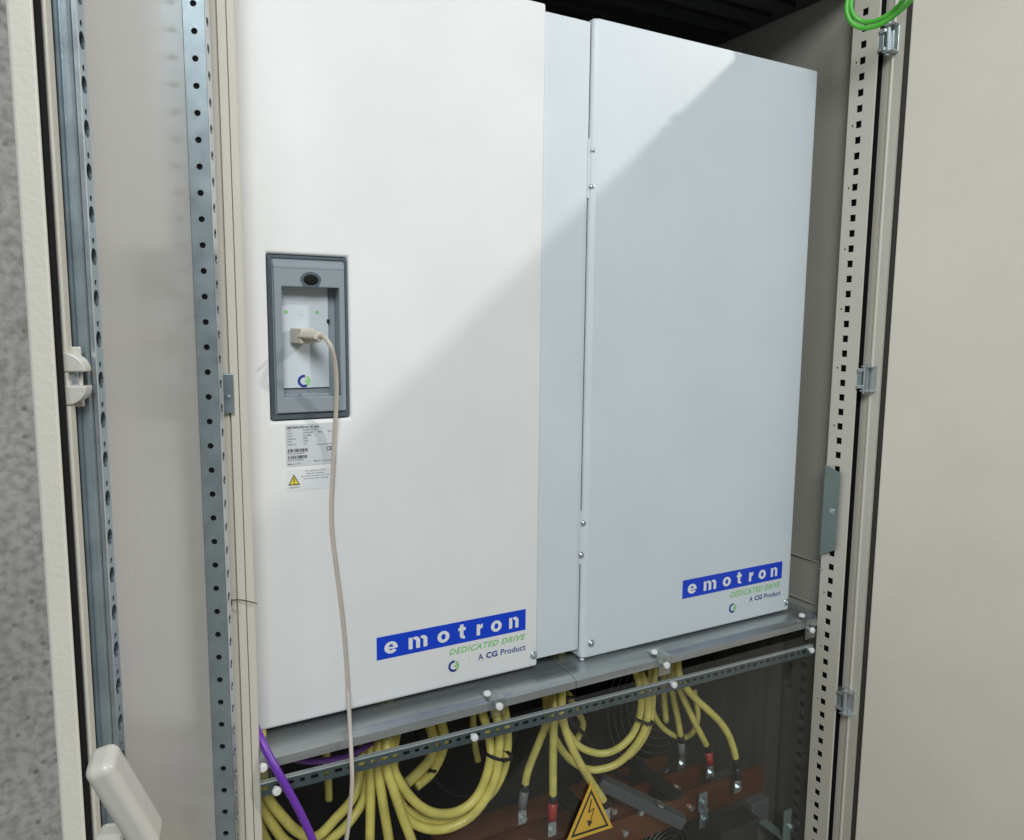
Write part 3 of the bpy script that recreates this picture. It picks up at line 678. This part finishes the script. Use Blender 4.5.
# right group
cable('dim low yellow loop behind the right group', [(650, 690, 1.10), (652, 708, 1.10), (658, 722, 1.10), (668, 732, 1.10), (682, 738, 1.10), (693, 732, 1.10), (698, 716, 1.11), (694, 690, 1.12)], .0055)
cable('dim yellow strand hanging behind the right group', [(664, 668, 1.12), (664, 695, 1.12), (666, 722, 1.12)], .0065)
cable('left yellow cable of the right group, with grey end', [(670, 672, 1.09), (673, 695, 1.085), (677, 715, 1.085), (681, 737, 1.085)], .0062, end=('grey_sl', (.014, .026)))
cable('middle yellow cable of the right group, straight, with red end', [(673, 668, 1.06), (680, 690, 1.05), (688, 708, 1.045), (697, 727, 1.04), (707, 746, 1.04)], .0062, end=('red_sl', (.016, .026)))
cable('right yellow cable of the right group, bending down to the copper bar', [(678, 666, 1.04), (686, 687, 1.025), (696, 699, 1.01), (708, 710, 1.0), (720, 722, .995), (728, 734, .992), (733, 747, .992), (736, 759, .992)], .0066, end=('black', (.020, .022)))
for lab, pts in (('thin black control wire sagging below the middle yellow loop', [(560, 700, 1.12), (585, 735, 1.12), (620, 775, 1.12), (660, 772, 1.13), (690, 740, 1.15)]),
                 ('thin black control wire inside the big yellow loop', [(415, 715, 1.15), (425, 760, 1.15), (445, 790, 1.14), (470, 795, 1.14), (500, 770, 1.15), (520, 720, 1.16)]),
                 ('thin black control wire at the right beside the fan', [(715, 660, 1.16), (735, 700, 1.15), (748, 730, 1.13), (765, 752, 1.12)])):
    cable(lab, pts, .0032, 'control_wire', 'black', 'black control wires')
# purple and green ones
cable('purple cable crossing in front of the slotted rail', [(250, 716, .905), (257, 730, .893), (262, 741, .883), (268, 754, .874), (280, 776, .862), (294, 801, .862), (306, 825, .864), (316, 850, .866), (326, 890, .868)], .0047, 'data_cable', 'purple', 'purple data cables', top=False)
cable('dull purple cable sagging behind the slotted rail', [(272, 740, .97), (285, 756, .97), (304, 761, .97), (330, 760, .97), (352, 754, .975), (371, 743, .98), (387, 727, 1.0), (398, 712, 1.02)], .0042, 'data_cable', 'purple_d', 'purple data cables', top=False)
cable('upper green earth wire looped over the right post', [(921, -26, .735), (907, -4, .76), (893, 11, .79), (878, 20, .812), (864, 22, .832), (854, 16, .843), (851, 4, .848), (856, -14, .845), (866, -30, .835)], .0036, 'earth_wire', 'green_w', 'green earth wires', top=False)
cable('lower green earth wire looped over the right post', [(926, -22, .725), (911, 0, .75), (895, 15, .78), (879, 25, .803), (863, 28, .824), (851, 22, .838), (846.5, 8, .844), (851, -10, .841), (862, -30, .83)], .0036, 'earth_wire', 'green_w', 'green earth wires', top=False)
# black ties
def tie(x0, y0, x1, y1, Y, dz, label):
    a = px(x0, y0, Y); b = px(x1, y1, Y); m_ = (a+b)/2; h = (b-a)/2; pth = []
    for i in range(25):
        an = 2*math.pi*i/24; pth.append(m_+h*math.cos(an)+Vector((0, dz*math.sin(an), 0)))
    o = link('cable_tie', merge(tube_me(pth, .0027, 6), obox_me(m_+Vector((0, -dz, 0)), UX, VZ, FW, -.003, .003, -.0025, .0025, -.001, .003)), 'black')
    return tag(o, label, 'cable tie', 'black cable ties')
tie(486, 753, 510, 754, .951, .019, 'black tie around the right side of the big yellow loop')
tie(419, 764, 435, 770, 1.098, .010, 'black tie on the small rear bundle')
tie(629, 715, 652, 722, 1.005, .020, 'black tie on the right side of the middle yellow loop')
tie(369, 722, 398, 725, .985, .030, 'black tie under the shelf near the purple cable')
tie(545, 687, 570, 690, 1.02, .035, 'black tie above the middle yellow cables')

# ------------------------------------------------------------------ copper bars, fans, fittings
zb = px(743, 774, 1.02).z-HC
for i, (yy, x1, lab) in enumerate(((1.02, px(775, 765, 1.02).x, 'front copper busbar with lugs bolted to it'), (1.08, 1.05, 'middle copper busbar behind the front one'), (1.14, 1.00, 'rear copper busbar nearest the fan'))):
    bb = thing('copper_busbar', (.7, yy, HC+zb-.055), lab, 'busbar', 'copper busbars')
    box('bar', .20, x1, yy, yy+.010, zb-.055, zb, 'copper', bb, .001)
    for bxp in (.35, .62, .80, .955):
        link('bolt', cyl_me(Vector((bxp+.02*i, yy-.0002, HC+zb-.028)), FW, .006, .005, 6), 'galv_lt', bb)
for i, (xx, lab) in enumerate(((.44, 'black spacer between the copper bars, left of the warning triangle'), (.72, 'black spacer between the copper bars, right of the warning triangle'), (.90, 'black spacer between the copper bars near their right ends'))):
    sp_ = thing('busbar_spacer', (xx, 1.06, HC+zb-.07), lab, 'spacer', 'black busbar spacers')
    for yy in (1.0302, 1.0902): box('spacer_block', xx, xx+.035, yy, yy+.0496, zb-.05, zb-.006, 'black', sp_, .002)
    box('spacer_clamp', xx+.003, xx+.032, 1.016, 1.156, zb+.0003, zb+.010, 'black', sp_, .002)
def fan(x, y, Y, R, label):
    c = px(x, y, Y); f = thing('cooling_fan', (c.x, c.y, c.z-R), label, 'fan', 'fans behind the bars')
    mes = []
    for k in range(1, 11):
        r = R*k/10.5; pth = [c+Vector((math.cos(2*math.pi*i/40)*r, 0, math.sin(2*math.pi*i/40)*r)) for i in range(41)]
        mes.append(tube_me(pth, .0017, 6))
    for a in (45, 135, 225, 315):
        a = math.radians(a); mes.append(tube_me([c+Vector((math.cos(a)*R*.08, .004, math.sin(a)*R*.08)), c+Vector((math.cos(a)*R*1.05, .004, math.sin(a)*R*1.05))], .002, 6))
    link('guard', merge(*mes), 'dark_guard', f)
    hub = link('hub', cyl_me(c+Vector((0, .05, 0)), FW, R*.33, .03, 24), 'black', f)
    for k in range(6):
        a = 2*math.pi*k/6; poly = []
        for (rr, da, dy) in ((.33, -.2, .03), (.95, -.05, .02), (.95, .45, .05), (.33, .35, .055)):
            poly.append(c+Vector((math.cos(a+da)*R*rr, dy, math.sin(a+da)*R*rr)))
        link('blade', prism_me(poly, Vector((0, .002, 0))), 'black', f)
    outer = [c+Vector((sx*R*1.12, .015, sz*R*1.12)) for sx, sz in ((-1, -1), (1, -1), (1, 1), (-1, 1))]
    o16 = []; i16 = []
    for i in range(32):
        a = 2*math.pi*(i+.5)/32; ca, sa = math.cos(a), math.sin(a); s = 1.12/max(abs(ca), abs(sa))
        o16.append(c+Vector((ca*s*R, .012, sa*s*R))); i16.append(c+Vector((ca*R, .012, sa*R)))
    link('frame', ring_prism_me(o16, i16, Vector((0, .05, 0))), 'dark', f)
fan(670, 694, 1.30, .185, 'round wire-guarded fan behind the right yellow cables')
fan(668, 850, 1.22, .120, 'round wire-guarded fan below the copper bars at the bottom edge')
# perforated grey support running forward under the bars
b0 = px(602, 776, 1.06); b1 = px(676, 812, .985)
bx_ = (b1-b0).normalized(); bs = bx_.cross(VZ).normalized(); bu = bs.cross(bx_)
sp = thing('busbar_support', b0, 'grey metal arm reaching forward beside the warning triangle', 'bracket')
link('arm', obox_me(b0, bx_, bs, bu, 0, (b1-b0).length+.02, -.012, .012, -.022, 0), 'grey_box', sp, bev=.002)
link('bolt', cyl_me(px(660, 806, .992)+VZ*.002, bu, .008, .004, 14), 'galv_lt', sp)
link('bolt', cyl_me(px(640, 812, .985), FW, .005, .005, 6), 'galv_lt', sp)
ib = thing('insulator_block', px(770, 830, 1.03), 'grey insulator block under the right end of the front busbar', 'insulator')
c = px(768, 816, 1.00)
link('block', box_me(c.x-.045, c.x+.06, 1.00, 1.12, c.z-.05, HC+zb-.0565), 'grey_box', ib, bev=.003)
tb = thing('terminal_box', px(730, 850, .98), 'dark box below the front busbar at the bottom edge', 'box')
c = px(722, 822, .985)
link('case', box_me(c.x-.030, c.x+.065, .955, .998, c.z-.15, c.z), 'black', tb, bev=.003)
link('lid', box_me(c.x-.032, c.x+.067, .953, .998, c.z+.0003, c.z+.006), 'dark', tb, bev=.002)
gb = thing('corner_bracket', px(800, 850, .93), 'green grey bracket beside the foot of the right post', 'bracket')
c = px(785, 812, .93)
link('plate', box_me(c.x, 1.127, .930, .934, c.z-.14, c.z), 'green_gy', gb, bev=.001)
link('foot', box_me(c.x, 1.127, .9345, .99, c.z-.06, c.z-.057), 'green_gy', gb)
for dx, dz in ((.018, -.036), (.04, -.034)): link('bolt', cyl_me(Vector((c.x+dx, .930, c.z+dz)), FW, .006, .006, 6), 'galv_lt', gb)
lk = thing('cable_lug', px(705, 815, 1.0), 'pair of zinc connecting lugs hanging from the front busbar', 'lug')
for (x, y) in ((703, 802), (704, 819)):
    c = px(x, y, 1.006); link('lug', merge(obox_me(c, UX, VZ, FW, -.010, .010, -.018, .018, -.002, .001), cyl_me(c+FW*.001, FW, .007, .006, 6)), 'galv', lk, bev=.001)

# ------------------------------------------------------------------ warning triangle on the clear cover
YW = .8965
ws = thing('warning_sign', px(590, 838, YW), 'yellow triangular high voltage sign on the clear cover', 'sign')
T = [px(591.5, 782, YW), px(613, 827.5, YW), px(566, 843, YW)]
link('plate', prism_me(T, Vector((0, .0012, 0))), 'yellow_s', ws, bev=.0004)
g_ = (T[0]+T[1]+T[2])/3
inn = lambda k, dy: [g_+(t-g_)*k+Vector((0, dy, 0)) for t in T]
link('border', ring_prism_me(inn(.80, -.0004), inn(.68, -.0004), Vector((0, .0003, 0))), 'ink', ws)
def stroke(a, b, w, dy):
    d = (b-a).normalized(); q = d.cross(FW)*w; o_ = Vector((0, dy, 0))
    return prism_me([a-q+o_, b-q+o_, b+q+o_, a+q+o_], Vector((0, .0002, 0)))
bp_ = [px(x, y, YW) for x, y in ((591.6, 799.2), (588.6, 812.6), (594, 808.0), (590.2, 821.5))]
hd_ = [px(x, y, YW-.0008) for x, y in ((587.2, 820.3), (592.6, 821.4), (589.0, 827.0))]
link('lightning_bolt', merge(stroke(bp_[0], bp_[1], .0010, -.0004), stroke(bp_[1], bp_[2], .0008, -.0005), stroke(bp_[2], bp_[3], .0007, -.0006), prism_me(hd_, Vector((0, .0002, 0)))), 'ink', ws)
